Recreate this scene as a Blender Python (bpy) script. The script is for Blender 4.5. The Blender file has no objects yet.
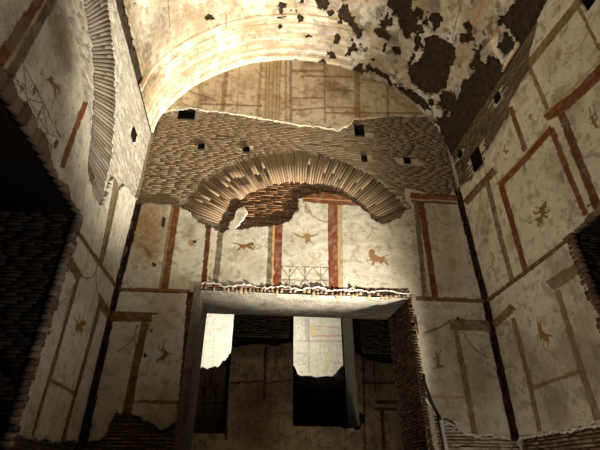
import bpy, math, random
import numpy as np
from mathutils import Matrix, Vector
random.seed(7)
RNG = np.random.default_rng(11)
scene = bpy.context.scene
COL = scene.collection

# ------------------------------------------------------------------ survey of the room (metres)
XL, XR, YB = -2.01, 3.625, 6.0          # left wall, right wall, end wall
EYE = np.array([0.0, 0.0, 1.6])
FOC, YAW, PITCH, ROLL = 423.92, 0.11261, 0.54479, -0.00285
def cam_axes():
    cy, sy, cp, sp = math.cos(YAW), math.sin(YAW), math.cos(PITCH), math.sin(PITCH)
    F = np.array([sy*cp, cy*cp, sp]); r = np.array([cy, -sy, 0.0]); u = np.cross(r, F)
    c, s = math.cos(ROLL), math.sin(ROLL)
    return c*r + s*u, -s*r + c*u, F
RX, UY, FZ = cam_axes()
def sight(px, py):
    return RX*((px-300)/FOC) + UY*((225-py)/FOC) + FZ
def on_plane(px, py, axis, val):
    d = sight(px, py); t = (val-EYE[axis])/d[axis]
    return EYE + d*t

# vault section (x, z), springing left to springing right
_prof = [(-2.01,7.05),(-1.98,7.3),(-1.89,7.6),(-1.6,8.13),(-1.3,8.5),(-0.68,9.01),(-0.13,9.28),(0.69,9.45),(1.57,9.36),(2.43,8.98),(2.83,8.68),(3.16,8.30),(3.42,7.85),(3.58,7.4),(3.625,7.05)]
def _dens(p):
    p = np.array(p, float); out = []
    P = np.vstack([2*p[0]-p[1], p, 2*p[-1]-p[-2]])
    for i in range(1, len(P)-2):
        for t in np.linspace(0, 1, 12, endpoint=False):
            a, b, c, d = P[i-1], P[i], P[i+1], P[i+2]
            out.append(0.5*((2*b)+(-a+c)*t+(2*a-5*b+4*c-d)*t*t+(-a+3*b-3*c+d)*t**3))
    out.append(p[-1]); return np.array(out)
PROF = _dens(_prof)
PS = np.concatenate([[0], np.cumsum(np.linalg.norm(np.diff(PROF, axis=0), axis=1))])
_t = np.gradient(PROF, axis=0); _t /= np.linalg.norm(_t, axis=1)[:, None]
PN = np.stack([_t[:, 1], -_t[:, 0]], 1)          # towards the room
def vault_uv(px, py):
    d = sight(px, py); best = None
    for i in range(len(PROF)-1):
        a, b = PROF[i], PROF[i+1]; e = b-a
        den = d[0]*(-e[1]) + d[2]*e[0]
        if abs(den) < 1e-9: continue
        q = a - EYE[[0, 2]]
        t = (q[0]*(-e[1]) + q[1]*e[0])/den
        k = (d[0]*q[1]-d[2]*q[0])/den
        if t > 0 and -1e-6 <= k <= 1+1e-6 and (best is None or t > best[0]):
            best = (t, PS[i]+k*(PS[i+1]-PS[i]), d[1]*t)
    if best is None:                             # past a springing: carry the wall plane up
        if px < 300: p = on_plane(px, py, 0, XL); return (p[2]-PROF[0][1], p[1])
        p = on_plane(px, py, 0, XR); return (PS[-1]-(p[2]-PROF[-1][1]), p[1])
    return best[1], best[2]

class Surf:
    def __init__(s, name, uv, pos): s.name, s.uv, s.pos = name, uv, pos
    def poly(s, pts): return np.array([s.uv(*p) for p in pts])
def plane_back(D):
    def uv(px, py): p = on_plane(px, py, 1, D); return p[0], p[2]
    return Surf('back', uv, lambda u, v, d: np.stack([u, D-d+0*u, v], -1))
def plane_side(X, sg):
    def uv(px, py): p = on_plane(px, py, 0, X); return p[1], p[2]
    return Surf('side', uv, lambda u, v, d: np.stack([X+sg*d+0*u, u, v], -1))
BACK, LEFT, RIGHT = plane_back(YB), plane_side(XL, 1), plane_side(XR, -1)
def _vpos(u, v, d):
    x = np.interp(u, PS, PROF[:, 0]); z = np.interp(u, PS, PROF[:, 1])
    nx = np.interp(u, PS, PN[:, 0]); nz = np.interp(u, PS, PN[:, 1])
    return np.stack([x+nx*d, v+0*x, z+nz*d], -1)
VAULT = Surf('vault', vault_uv, _vpos)

# ------------------------------------------------------------------ noise and polygons
def _hash(ix, iy, seed):
    h = (ix.astype(np.int64)*374761393 + iy.astype(np.int64)*668265263 + seed*974711) & 0x7fffffff
    h = ((h ^ (h >> 13))*1274126177) & 0x7fffffff
    return ((h ^ (h >> 16)) & 0xffff)/65535.0
def vnoise(u, v, f, seed=0):
    x, y = u*f, v*f; ix, iy = np.floor(x), np.floor(y); fx, fy = x-ix, y-iy
    fx, fy = fx*fx*(3-2*fx), fy*fy*(3-2*fy)
    a, b = _hash(ix, iy, seed), _hash(ix+1, iy, seed); c, d = _hash(ix, iy+1, seed), _hash(ix+1, iy+1, seed)
    return (a*(1-fx)+b*fx)*(1-fy) + (c*(1-fx)+d*fx)*fy
def fbm(u, v, f, o=4, seed=0):
    t, amp, tot = 0, 1.0, 0
    for k in range(o):
        t = t + amp*vnoise(u, v, f*2**k, seed+k*17); tot += amp; amp *= .55
    return t/tot
def inside(poly, u, v):
    m = np.zeros(u.shape, bool)
    lo, hi = poly.min(0), poly.max(0)
    bb = (u >= lo[0]) & (u <= hi[0]) & (v >= lo[1]) & (v <= hi[1])
    if not bb.any(): return m
    x, y = u[bb], v[bb]; c = np.zeros(x.shape, bool)
    n = len(poly)
    for i in range(n):
        x0, y0 = poly[i]; x1, y1 = poly[(i+1) % n]
        if y0 == y1: continue
        c ^= ((y0 > y) != (y1 > y)) & (x < (x1-x0)*(y-y0)/(y1-y0)+x0)
    m[bb] = c; return m
def stroke(pts, w):
    """outline of a painted line of width w through pts"""
    pts = [np.array(p, float) for p in pts]; L, R_ = [], []
    for i, p in enumerate(pts):
        a = pts[max(i-1, 0)]; b = pts[min(i+1, len(pts)-1)]
        t = (b-a)/max(np.linalg.norm(b-a), 1e-9); n = np.array([-t[1], t[0]])
        ww = (w[i] if isinstance(w, (list, tuple)) else w)/2
        L.append(p+n*ww); R_.append(p-n*ww)
    return L + R_[::-1]

# ------------------------------------------------------------------ materials
def material(name, rough=.92, bump=.25, scales=(14, 90), mott=(.78, 1.12), col=None, dist=.012):
    m = bpy.data.materials.new(name); m.use_nodes = True
    nt = m.node_tree; N = nt.nodes; Lk = nt.links
    bs = N['Principled BSDF']; bs.inputs['Roughness'].default_value = rough
    if 'Specular IOR Level' in bs.inputs: bs.inputs['Specular IOR Level'].default_value = .15
    tc = N.new('ShaderNodeTexCoord')
    n1 = N.new('ShaderNodeTexNoise'); n1.inputs['Scale'].default_value = scales[0]; n1.inputs['Detail'].default_value = 8; n1.inputs['Roughness'].default_value = .65
    n2 = N.new('ShaderNodeTexNoise'); n2.inputs['Scale'].default_value = scales[1]; n2.inputs['Detail'].default_value = 4
    Lk.new(tc.outputs['Object'], n1.inputs['Vector']); Lk.new(tc.outputs['Object'], n2.inputs['Vector'])
    mr = N.new('ShaderNodeMapRange'); mr.inputs['From Min'].default_value = .3; mr.inputs['From Max'].default_value = .7
    mr.inputs['To Min'].default_value, mr.inputs['To Max'].default_value = mott
    Lk.new(n1.outputs['Fac'], mr.inputs['Value'])
    mx = N.new('ShaderNodeMix'); mx.data_type = 'RGBA'; mx.blend_type = 'MULTIPLY'; mx.inputs['Factor'].default_value = 1
    if col is None:
        at = N.new('ShaderNodeAttribute'); at.attribute_name = 'paint'; Lk.new(at.outputs['Color'], mx.inputs['A'])
    else: mx.inputs['A'].default_value = (*col, 1)
    Lk.new(mr.outputs['Result'], mx.inputs['B']); Lk.new(mx.outputs['Result'], bs.inputs['Base Color'])
    ad = N.new('ShaderNodeMath'); ad.operation = 'ADD'; Lk.new(n1.outputs['Fac'], ad.inputs[0]); Lk.new(n2.outputs['Fac'], ad.inputs[1])
    bp = N.new('ShaderNodeBump'); bp.inputs['Strength'].default_value = bump; bp.inputs['Distance'].default_value = dist
    Lk.new(ad.outputs['Value'], bp.inputs['Height']); Lk.new(bp.outputs['Normal'], bs.inputs['Normal'])
    return m
M_PLASTER = material('painted_plaster', bump=.35, scales=(9, 110), mott=(.84, 1.1))
M_BRICK = material('roman_brick', bump=.3, scales=(30, 140), mott=(.72, 1.18), dist=.003)
M_MORTAR = material('mortar_core', bump=.5, scales=(22, 120), mott=(.6, 1.2), col=(.46, .40, .30), dist=.006)
M_MORTAR_PALE = material('pale_mortar_core', bump=.8, scales=(22, 120), mott=(.7, 1.2), col=(.50, .47, .41), dist=.006)
M_RUBBLE = material('rubble_concrete', bump=1, scales=(11, 60), mott=(.35, 1.6), col=(.055, .038, .022), dist=.06)
M_SHADE = material('far_wall_shade', bump=1, scales=(7, 50), mott=(.4, 1.4), col=(.02, .014, .009), dist=.05)  # near black: carries the shade on the lower far wall
M_HOLE = material('hole_shadow_brick', bump=.5, mott=(.5, 1.2), col=(.014, .010, .007))  # near black: the shade inside holes and openings is put into the colour
M_FLOOR = material('earth_floor', bump=.8, scales=(4, 40), col=(.16, .12, .08))
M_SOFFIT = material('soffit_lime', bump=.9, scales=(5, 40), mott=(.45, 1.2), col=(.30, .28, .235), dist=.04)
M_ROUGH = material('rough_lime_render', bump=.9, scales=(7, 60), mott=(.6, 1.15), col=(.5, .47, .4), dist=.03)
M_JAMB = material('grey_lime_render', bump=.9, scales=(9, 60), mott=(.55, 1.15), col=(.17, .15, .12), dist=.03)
M_CABLE = material('black_rubber', rough=.5, bump=.05, col=(.006, .006, .006))
M_STEEL = material('galvanised_steel', rough=.45, bump=.05, col=(.42, .42, .42))

# ------------------------------------------------------------------ mesh helpers
def link_mesh(name, V, F, mat, parent=None, paint=None):
    V = np.asarray(V, np.float32).reshape(-1, 3); F = np.asarray(F, np.int32).reshape(-1, 4)
    me = bpy.data.meshes.new(name)
    me.vertices.add(len(V)); me.vertices.foreach_set('co', V.ravel())
    me.loops.add(len(F)*4); me.loops.foreach_set('vertex_index', F.ravel())
    me.polygons.add(len(F)); me.polygons.foreach_set('loop_start', np.arange(0, len(F)*4, 4, dtype=np.int32))
    me.update(calc_edges=True); me.validate()
    if paint is not None:
        a = me.attributes.new('paint', 'FLOAT_COLOR', 'POINT')
        c = np.ones((len(V), 4), np.float32); c[:, :3] = paint; a.data.foreach_set('color', c.ravel())
    me.materials.append(mat)
    o = bpy.data.objects.new(name, me); COL.objects.link(o)
    if parent: o.parent = parent
    return o
def tag(o, label=None, cat=None, group=None, kind=None):
    if label: o['label'] = label
    if cat: o['category'] = cat
    if group: o['group'] = group
    if kind: o['kind'] = kind
    return o
class Boxes:
    """gathers hexahedra into one mesh"""
    def __init__(s): s.V, s.F, s.C = [], [], []
    def hexa(s, p8, c=(.5, .5, .5)):
        b = len(s.V); s.V += [tuple(p) for p in p8]; s.C += [c]*8
        for f in ((0,1,2,3),(7,6,5,4),(0,4,5,1),(1,5,6,2),(2,6,7,3),(3,7,4,0)): s.F.append([b+i for i in f])
    def box(s, x0, x1, y0, y1, z0, z1, c=(.5, .5, .5)):
        s.hexa([(x0,y0,z0),(x1,y0,z0),(x1,y1,z0),(x0,y1,z0),(x0,y0,z1),(x1,y0,z1),(x1,y1,z1),(x0,y1,z1)], c)
    def build(s, name, mat, parent=None): return link_mesh(name, s.V, s.F, mat, parent, np.array(s.C) if s.C else None)

def cut_rect(u0, u1, v0, v1, holes):
    us = sorted({u0, u1, *[min(max(h[k], u0), u1) for h in holes for k in (0, 1)]})
    vs = sorted({v0, v1, *[min(max(h[k], v0), v1) for h in holes for k in (2, 3)]})
    out = []
    for a, b in zip(us, us[1:]):
        for c, d in zip(vs, vs[1:]):
            m, n = (a+b)/2, (c+d)/2
            if not any(h[0] < m < h[1] and h[2] < n < h[3] for h in holes): out.append((a, b, c, d))
    return out
def core(name, surf, rect, holes, mat, d0, d1, through):
    """masonry core: front face at depth d0 with every hole, rear face at d1 with the through holes"""
    V, F = [], []
    def q(a, b, c, d, dep):
        k = len(V); u = np.array([a, b, b, a]); v = np.array([c, c, d, d])
        V.extend(surf.pos(u, v, dep).tolist()); F.append([k, k+1, k+2, k+3])
    for r in cut_rect(*rect, holes+through): q(*r, d0)
    for r in cut_rect(*rect, through): q(*r, d1)
    u0, u1, v0, v1 = rect
    for (a, b, c, d) in ((u0, u1, v0, v0), (u0, u1, v1, v1), (u0, u0, v0, v1), (u1, u1, v0, v1)):
        k = len(V); u = np.array([a, b, b, a]); v = np.array([c, d, d, c])
        V.extend(surf.pos(u, v, np.array([d0, d0, d1, d1])).tolist()); F.append([k, k+1, k+2, k+3])
    return link_mesh(name, V, F, mat)
def recess(name, surf, h, depth, parent, label=None):
    a, b, c, d = h; V, F = [], []
    P = lambda u, v, dd: surf.pos(np.array(u), np.array(v), dd).tolist()
    f = [P(a, c, -.02), P(b, c, -.02), P(b, d, -.02), P(a, d, -.02)]; r = [P(a, c, -depth), P(b, c, -depth), P(b, d, -depth), P(a, d, -depth)]
    o = link_mesh(name, f+r, [(0,1,5,4),(1,2,6,5),(2,3,7,6),(3,0,4,7),(4,5,6,7)], M_HOLE, parent)
    return tag(o, label)
def px_rect(surf, x0, y0, x1, y1):
    p = surf.poly([(x0, y0), (x1, y0), (x1, y1), (x0, y1)])
    s = np.sort(p, 0); return (s[:2, 0].mean(), s[2:, 0].mean(), s[:2, 1].mean(), s[2:, 1].mean())

CREATURES = ('panther', 'bird', 'sphinx', 'griffin', 'dancer', 'roundel', 'goat', 'warrior', 'deer', 'centaur')
class Sheet:
    """a skin of plaster over one surface: a fine relief grid, torn edges, painted colours"""
    def __init__(s, surf, u0, u1, v0, v1, cell, base, seed=0, warp=.05):
        s.surf, s.cell, s.seed = surf, cell, seed
        nu, nv = int((u1-u0)/cell)+1, int((v1-v0)/cell)+1
        s.U, s.V = np.meshgrid(np.linspace(u0, u1, nu), np.linspace(v0, v1, nv), indexing='ij')
        U, V = s.U, s.V
        s.wu = U + .012*(fbm(U, V, 14, 2, seed+5)-.5); s.wv = V + .012*(fbm(U, V, 14, 2, seed+6)-.5)
        s.C = np.ones(U.shape+(3,))*np.array(base)
        s.cu, s.cv = (U[:-1, :-1]+U[1:, 1:])/2, (V[:-1, :-1]+V[1:, 1:])/2
        w = warp
        s.tu = s.cu + w*(fbm(s.cu, s.cv, 9, 4, seed+1)-.5)*2; s.tv = s.cv + w*(fbm(s.cu, s.cv, 9, 4, seed+2)-.5)*2
        s.mask = np.zeros(s.cu.shape, bool); s.id = np.zeros(s.cu.shape, np.int16); s.parts = []
        s.relief = .006; s.dark = .62
    def add(s, pts): s.mask |= inside(s.surf.poly(pts), s.tu, s.tv)
    def cut(s, pts): s.mask &= ~inside(s.surf.poly(pts), s.tu, s.tv)
    def cut_rect(s, h): s.mask &= ~((s.cu > h[0]) & (s.cu < h[1]) & (s.cv > h[2]) & (s.cv < h[3]))
    def blend(s, m, col, a=1.0, wear=.35, wf=16):
        n = fbm(s.U[m], s.V[m], wf, 3, s.seed+31)
        if max(col) < .31: col = tuple(c*s.dark for c in col)
        al = np.clip(a*(1-.5*wear*np.clip((n-.47)*5, 0, 1)), 0, 1)[:, None]
        k = (.85+.3*fbm(s.U[m], s.V[m], 30, 2, s.seed+33))[:, None]
        s.C[m] = s.C[m]*(1-al) + np.array(col)*k*al
    def paint(s, polys, col, a=1.0, wear=.35, part=None, label=None, uv=False):
        if isinstance(polys[0][0], (int, float)): polys = [polys]
        M = np.zeros(s.U.shape, bool); I = np.zeros(s.cu.shape, bool)
        for p in polys:
            P = np.array(p) if uv else s.surf.poly(p)
            M |= inside(P, s.wu, s.wv)
            if part: I |= inside(P, s.cu, s.cv)
        s.dark = .92 if part and part.split('_')[-1] in CREATURES else .62
        s.blend(M, col, a, wear)
        if part:
            s.parts.append((part, label)); s.dark = .62; s.id[I] = len(s.parts)
    def line(s, pts, w, col, a=1.0, wear=.35, **k): s.paint([stroke(pts, w)], col, a, wear, **k)
    def soft(s, pts, r, col, a):
        """a stain with a soft edge round the points pts, radius r"""
        for p in pts:
            c = np.array(s.surf.uv(*p)); rr = np.hypot(s.U-c[0], s.V-c[1]) + .35*r*(fbm(s.U, s.V, 5, 3, s.seed+77)-.5)
            al = (np.clip(1-rr/r, 0, 1)*a*np.clip(.3+1.2*fbm(s.U, s.V, 20, 3, s.seed+78), 0, 1))[..., None]
            s.C = s.C*(1-al)+np.array(col)*al
    def age(s, dens=.5, spots=.5, drip=0.0, tint=(.30, .24, .16)):
        U, V = s.U, s.V
        g = fbm(U, V, 2.2, 5, s.seed+41); al = (np.clip((g-.47)*2.6, 0, .55)*dens)[..., None]
        s.C = s.C*(1-al)+np.array(tint)*al
        g = fbm(U, V, 11, 4, s.seed+42); al = (np.clip((g-.56)*5, 0, .6)*dens)[..., None]
        s.C = s.C*(1-al)+np.array(tint)*.8*al
        if drip:
            g = fbm(U*7, V*.8, 3, 3, s.seed+44); al = (np.clip((g-.55)*4, 0, .5)*drip)[..., None]
            s.C = s.C*(1-al)+np.array(tint)*.7*al
        g = vnoise(U, V*.8, 62, s.seed+43)*.7+.3*vnoise(U, V, 21, s.seed+46)
        lim = .87-.17*spots*np.clip((fbm(U, V, 1.6, 3, s.seed+45)-.3)*2.2, 0, 1)
        m = g > lim; s.C[m] = s.C[m]*.45
    def build(s, name, parent, thick=.045, label=None, mat=None, kind=None):
        U, V, m = s.U, s.V, s.mask
        dep = s.relief*(fbm(U, V, 3.5, 4, s.seed+51)-.5)*2 + .25*s.relief*(fbm(U, V, 22, 2, s.seed+52)-.5)
        P = s.surf.pos(U, V, dep).reshape(-1, 3); C = s.C.reshape(-1, 3)
        B = s.surf.pos(U, V, -thick+0*U).reshape(-1, 3)
        nu, nv = U.shape; idx = np.arange(nu*nv).reshape(nu, nv)
        a, b, c, d = idx[:-1, :-1], idx[1:, :-1], idx[1:, 1:], idx[:-1, 1:]
        objs = []
        pad = np.pad(m, 1)
        sides = ((pad[:-2, 1:-1], d, a), (pad[2:, 1:-1], b, c), (pad[1:-1, :-2], a, b), (pad[1:-1, 2:], c, d))
        for k in range(len(s.parts)+1):
            mk = m & (s.id == k)
            if not mk.any(): continue
            F = [np.stack([x[mk] for x in (a, b, c, d)], 1)]
            n = len(P)
            for nb, e0, e1 in sides:
                w = mk & ~nb; F.append(np.stack([e1[w], e0[w], e0[w]+n, e1[w]+n], 1))
            F = np.concatenate(F); used, inv = np.unique(F, return_inverse=True)
            PV = np.concatenate([P, B])[used]; CV = np.concatenate([C, C*.9])[used]
            par = parent if k == 0 else objs[0]
            nm, lb = (name, label) if k == 0 else s.parts[k-1]
            o = link_mesh(nm, PV, inv.reshape(-1, 4), mat or M_PLASTER, par, CV)
            tag(o, lb); objs.append(o)
        return objs[0]
    def covered(s, u, v):
        i = np.clip(((u-s.U[0, 0])/s.cell).astype(int), 0, s.mask.shape[0]-1); j = np.clip(((v-s.V[0, 0])/s.cell).astype(int), 0, s.mask.shape[1]-1)
        return s.mask[i, j]

def vary(c, k=.09):
    f = 1+random.uniform(-k, k); w = random.uniform(-.04, .04)
    return (c[0]*f*(1+w), c[1]*f, c[2]*f*(1-w))
def brickwork(name, surf, rect, cols, parent, skip=None, course=.041, joint=.010, d0=-.0435, dj=.0012, ln=(.13, .26), back=-.07, wob=.0015):
    """coursed thin bricks, each one its own block with its own set-back"""
    bx = Boxes(); u0, u1, v0, v1 = rect; v = v0
    while v < v1:
        u = u0-random.uniform(0, .2)
        while u < u1:
            L = random.uniform(*ln); a, b = max(u, u0), min(u+L, u1); u += L+joint
            if b-a < .03: continue
            if skip and skip(a, b, v, v+course): continue
            h0, h1 = v+random.uniform(0, .002), v+course-joint+random.uniform(-.003, .002)
            d = d0+random.uniform(-dj, dj)
            if random.random() < .04: d -= .004
            j = lambda: random.uniform(-wob, wob)
            uu = np.array([a+j(), b+j(), b+j(), a+j()]*2); vv = np.array([h0+j(), h0+j(), h1+j(), h1+j()]*2)
            dd = np.array([back]*4+[d, d, d+j()*.3, d+j()*.3])
            bx.hexa(surf.pos(uu, vv, dd).tolist(), vary(random.choice(cols)))
        v += course
    return bx.build(name, M_BRICK, parent)
def voussoirs(name, surf, c, r0, r1, a0, a1, cols, parent, d=-.036, pitch=.050, lim=None):
    """a ring of thin radial bricks"""
    bx = Boxes(); n = int((a1-a0)*(r0+r1)/2/pitch); da = (a1-a0)/n
    for i in range(n):
        t0 = a0+da*i+da*.1; t1 = a0+da*(i+1)-da*.14
        cuts = [r0+random.uniform(-.03, .02)]
        if random.random() < .2: cuts.append(r0+(r1-r0)*random.uniform(.35, .65))
        cuts.append(r1+random.uniform(-.03, .03))
        for q0, q1 in zip(cuts, cuts[1:]):
            q1 -= .008; dd = d+random.uniform(-.003, .003)
            uu = np.array([c[0]+q*math.cos(t) for q, t in ((q0,t0),(q0,t1),(q1,t1),(q1,t0))]*2)
            vv = np.array([c[1]+q*math.sin(t) for q, t in ((q0,t0),(q0,t1),(q1,t1),(q1,t0))]*2)
            if lim is not None and vv.max() > lim: continue
            bx.hexa(surf.pos(uu, vv, np.array([-.07]*4+[dd+random.uniform(-.0006, .0006) for _ in range(4)])).tolist(), vary(random.choice(cols)))
    return bx.build(name, M_BRICK, parent)
def ring_skip(c, r0, r1, a0, a1):
    def f(a, b, v0, v1):
        m, n = (a+b)/2-c[0], (v0+v1)/2-c[1]; r = math.hypot(m, n); t = math.atan2(n, m)
        return r0-.02 < r < r1+.02 and a0-.02 < t < a1+.02
    return f
def hole_skip(holes):
    return lambda a, b, v0, v1: any(a < h[1] and b > h[0] and v0 < h[3] and v1 > h[2] for h in holes)
def sheet_skip(*sheets):
    def f(a, b, v0, v1):
        u = np.array([a, b, b, a, (a+b)/2]); v = np.array([v0, v0, v1, v1, (v0+v1)/2])
        return any(s.covered(u, v).all() for s in sheets)
    return f
def any_skip(*fs): return lambda *a: any(f(*a) for f in fs)
def crop(ox, oy, k, pts): return [(ox+x/k, oy+y/k) for x, y in pts]

WHITE = (.56, .52, .43); RED = (.15, .036, .016); OCHRE = (.22, .12, .045); OLIVE = (.21, .175, .11); MAROON = (.028, .007, .006)
REDOR = (.24, .085, .035); TAN = (.30, .21, .11); UMBER = (.16, .085, .03)

# ================================================================== END WALL
DOOR = (-.80, 2.37, -1, 4.06)
HB = [px_rect(BACK, *r) for r in ((178,109,195,117.5),(198,142.5,204.5,147.5),(243.5,145.8,249.5,150.5),(355,124,364.5,134.5),(362,154.5,367.5,159.8),(404.5,156.8,411,162))]
w_back = core('wall_back', BACK, (XL-.06, XR+.06, 0, 9.9), HB, M_MORTAR, -.057, -1.1, [DOOR])
tag(w_back, 'end wall facing the viewer, bare brick band and arch over painted white plaster', 'wall', kind='structure')
for h in HB: recess('putlog_hole', BACK, h, .45, w_back, 'small square black hole in the brick band')

# --- painted plaster below the brick band
S = Sheet(BACK, XL, XR, 1.0, 6.6, .0115, WHITE, 100); SB = S
S.add([(60,520),(80,446),(97,442),(103,436),(108,425),(110,420),(117,410),(122,416),(130,414),(138,417),(145,422),(155,425),(158,428),(162,432),(168,425),(172,423),(183,425),(186,400),(190,350),(193,320),(197,293),(205,288),(230,288),(260,289),(300,291),(330,292),(350,291),(380,291),(405,293),(412,298),(416,330),(421,365),(426,398),(430,404),(437,413),(445,419),(456,421),(460,429),(470,435),(480,436),(488,433),(497,436),(510,438),(530,440),
   (456,189),(448,195),(440,196),(430,196),(418,191),(411,189),(405,188),(407,199),(412,206),(408,211),(395,220),(385,223),(375,222),(370,217),(362,207),(352,201),(340,194),(325,192),(310,194),(300,200),(297,210),(290,220),(270,226),(250,228),(236,229),(240,222),(247,212),(245,206),(238,208),(232,218),(228,229),(222,232),(208,227),(197,221),(190,213),(181,207),(176,204),(165,205),(150,202),(137,205)])
S.cut([(60,520),(80,446),(97,442),(103,436),(108,425),(110,420),(117,410),(122,416),(130,414),(138,417),(145,422),(155,425),(158,428),(162,432),(168,425),(172,423),(183,425),(184,520)])
S.cut_rect((DOOR[0]-.02, DOOR[1]+.0, 0, 4.10))
S.age(.8, .7, .25)
S.soft([(150,212),(147,230),(140,222),(143,240),(148,255)], .45, (.20,.115,.05), .75)
S.soft([(160,300),(180,300),(140,335),(165,410)], .5, (.33,.25,.15), .5)
S.soft([(185,222),(192,225),(188,232)], .16, (.12,.08,.05), .6)
S.soft([(440,220),(450,260),(430,280)], .6, (.32,.25,.16), .5)
S.soft([(430,330),(445,380),(470,410),(440,410),(480,380)], .45, (.30,.25,.18), .55)
# frame members
def frame(sheet, polys, col, name, label, **k): sheet.paint(polys, col, part=name, label=label, **k)
frame(S, [stroke([(138.5,202),(117,289),(99.5,365),(82,447)], [8,7,8,9])], MAROON, 'painted_border', 'dark maroon painted strip down the left corner', wear=.1)
frame(S, [stroke([(456,183),(486,300),(516,441)], [7,8,9])], MAROON, 'painted_border', 'dark maroon painted strip down the right corner', wear=.1)
frame(S, [stroke([(177,205),(171,247),(164.5,290)], [6.5,6.5,7])], (.22,.075,.02), 'painted_pilaster', 'red brown painted upright near the left corner', wear=.2)
S.line([(172.5,205),(166,247),(160,290)], 3, OCHRE, .8)
frame(S, [stroke([(209,224),(203,291)], 5)], RED, 'painted_pilaster', 'thin dark red upright above the left jamb', wear=.15)
S.line([(212,232),(207.5,287)], 2, (.62,.5,.3), .7); S.line([(217,231),(212,286)], 4.5, (.62,.54,.42), .6)
frame(S, [stroke([(221,229),(214.5,289)], 6)], OLIVE, 'painted_pilaster', 'grey olive painted upright left of the running panther', wear=.45)
frame(S, [stroke([(271,222),(268.5,290)], 5)], OLIVE, 'painted_pilaster', 'olive grey upright right of the running panther', wear=.4)
S.line([(274,222),(272,290)], 1.6, (.5,.3,.1), .9)
frame(S, [stroke([(279,220),(277,292)], 8)], (.25,.07,.03), 'painted_pilaster', 'red painted upright left of the winged bird', wear=.3)
frame(S, [stroke([(333,200),(333.6,292)], 9.5)], (.27,.085,.035), 'painted_pilaster', 'red painted upright right of the winged bird', wear=.4)
S.line([(340,202),(341,290)], 4.5, (.34,.26,.14), .9); S.line([(338,202),(338.6,290)], 1, (.42,.26,.1), .9)
S.line([(328.5,202),(329,290)], 1.2, (.1,.03,.02), .8)
frame(S, [[(303,192),(342,191),(372,205),(364,206),(340,205),(303,202)]], REDOR, 'painted_cornice', 'orange red painted bar under the brick arch', wear=.35)
S.line([(303,198),(356,201)], 1.2, (.42,.27,.1), .9)
frame(S, [stroke([(415.5,202),(424.5,299)], 4)], (.25,.19,.1), 'painted_pilaster', 'olive brown upright beside the right red upright', wear=.3)
frame(S, [stroke([(421,202),(435.5,299)], [6,6.5])], (.22,.06,.025), 'painted_pilaster', 'red painted upright near the right corner', wear=.25)
S.line([(417.6,202),(427.4,299)], 1.2, (.12,.04,.02), .8)
frame(S, [stroke([(410,195),(420,196.5),(458,198)], 6)], (.26,.085,.035), 'painted_cornice', 'red painted bar by the right corner', wear=.3)
S.line([(411,201),(457,203.5)], 2.4, (.15,.05,.025), .9); S.line([(411,199),(457,201)], 1.2, (.4,.24,.1), .9)
frame(S, [stroke([(118,289),(190,291.3)], 3.6)], (.24,.12,.03), 'painted_dado_line', 'brown line across the lower left of the end wall', wear=.15)
frame(S, [stroke([(409,297.5),(487,301)], 3.6)], (.24,.13,.04), 'painted_dado_line', 'brown line across the lower right of the end wall', wear=.15)
S.line([(118,291),(190,293)], 1, MAROON, .9); S.line([(409,299.8),(487,303)], 1, MAROON, .7)
S.line([(205,286),(270,287.6),(408,289.5)], 2.6, (.17,.035,.018), .9, .25)
frame(S, [stroke([(109,316),(152,317.2)], 10)], (.20,.095,.025), 'painted_cornice', 'brown painted bar at lower left', wear=.25)
frame(S, [stroke([(145.5,322),(136,364),(126,418)], [8,8,8.5])], (.22,.10,.028), 'painted_pilaster', 'brown painted upright at lower left', wear=.25)
S.line([(150,313.5),(158,314)], 2.4, (.05,.035,.02), .8)
S.line([(133,401.5),(178,402.5)], 3, (.24,.13,.045), .9)
frame(S, [[(187,292),(198,292),(192,350),(185,426),(176,426),(183,350)]], (.09,.022,.012), 'painted_border', 'dark red strip beside the left jamb', wear=.2)
frame(S, [[(409,296),(413,296),(420,340),(428,398),(423,398),(416,350)]], (.10,.025,.014), 'painted_border', 'thin dark red strip beside the right jamb', wear=.4)
frame(S, [[(448,319.5),(489,321),(491,332),(451,330)]], (.27,.19,.10), 'painted_cornice', 'tan painted bar at lower right', wear=.5)
S.line([(449,319.5),(489,321)], 1.5, (.2,.11,.05), .8)
frame(S, [stroke([(455.5,330),(465,380),(475,436)], [5,6,6])], (.30,.20,.10), 'painted_pilaster', 'tan painted upright at lower right', wear=.5)
S.line([(425,397),(466,397.5)], 3, (.33,.22,.11), .85, .5)
# hanging painted threads
G1 = (.30,.24,.15)
S.line([(306,206),(312,216),(322,221),(328,222)], 1.3, G1, .8); S.line([(433,206),(437,218),(445,225),(452,226)], 1.2, G1, .7)
S.line([(434,206),(436,230),(438,262)], .9, G1, .5); S.line([(352,216),(365,214),(378,218)], 1.2, G1, .5)
S.line([(137,325),(133,340),(120,350),(117,352)], 1.4, (.2,.16,.1), .8); S.line([(137,325),(135,345),(131,350)], 1.1, (.2,.16,.1), .6)
S.line([(463,332),(470,345),(482,355),(490,358)], 1.4, (.25,.2,.13), .7)
S.line([(425,333),(434,330),(442,326),(449,321)], 2.2, (.14,.10,.06), .8)
S.line([(255,250),(264,246),(268,242)], .9, G1, .7)
for a, b in (((305,212),(306,204)), ((371,227),(374,229))): S.line([a, b], 1.5, (.22,.13,.06), .7)
S.paint([crop(200,150,3,[(510,255),(525,248),(560,246),(585,252),(580,275),(545,280),(515,275)])], (.42,.35,.25), .5, .6)
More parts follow.
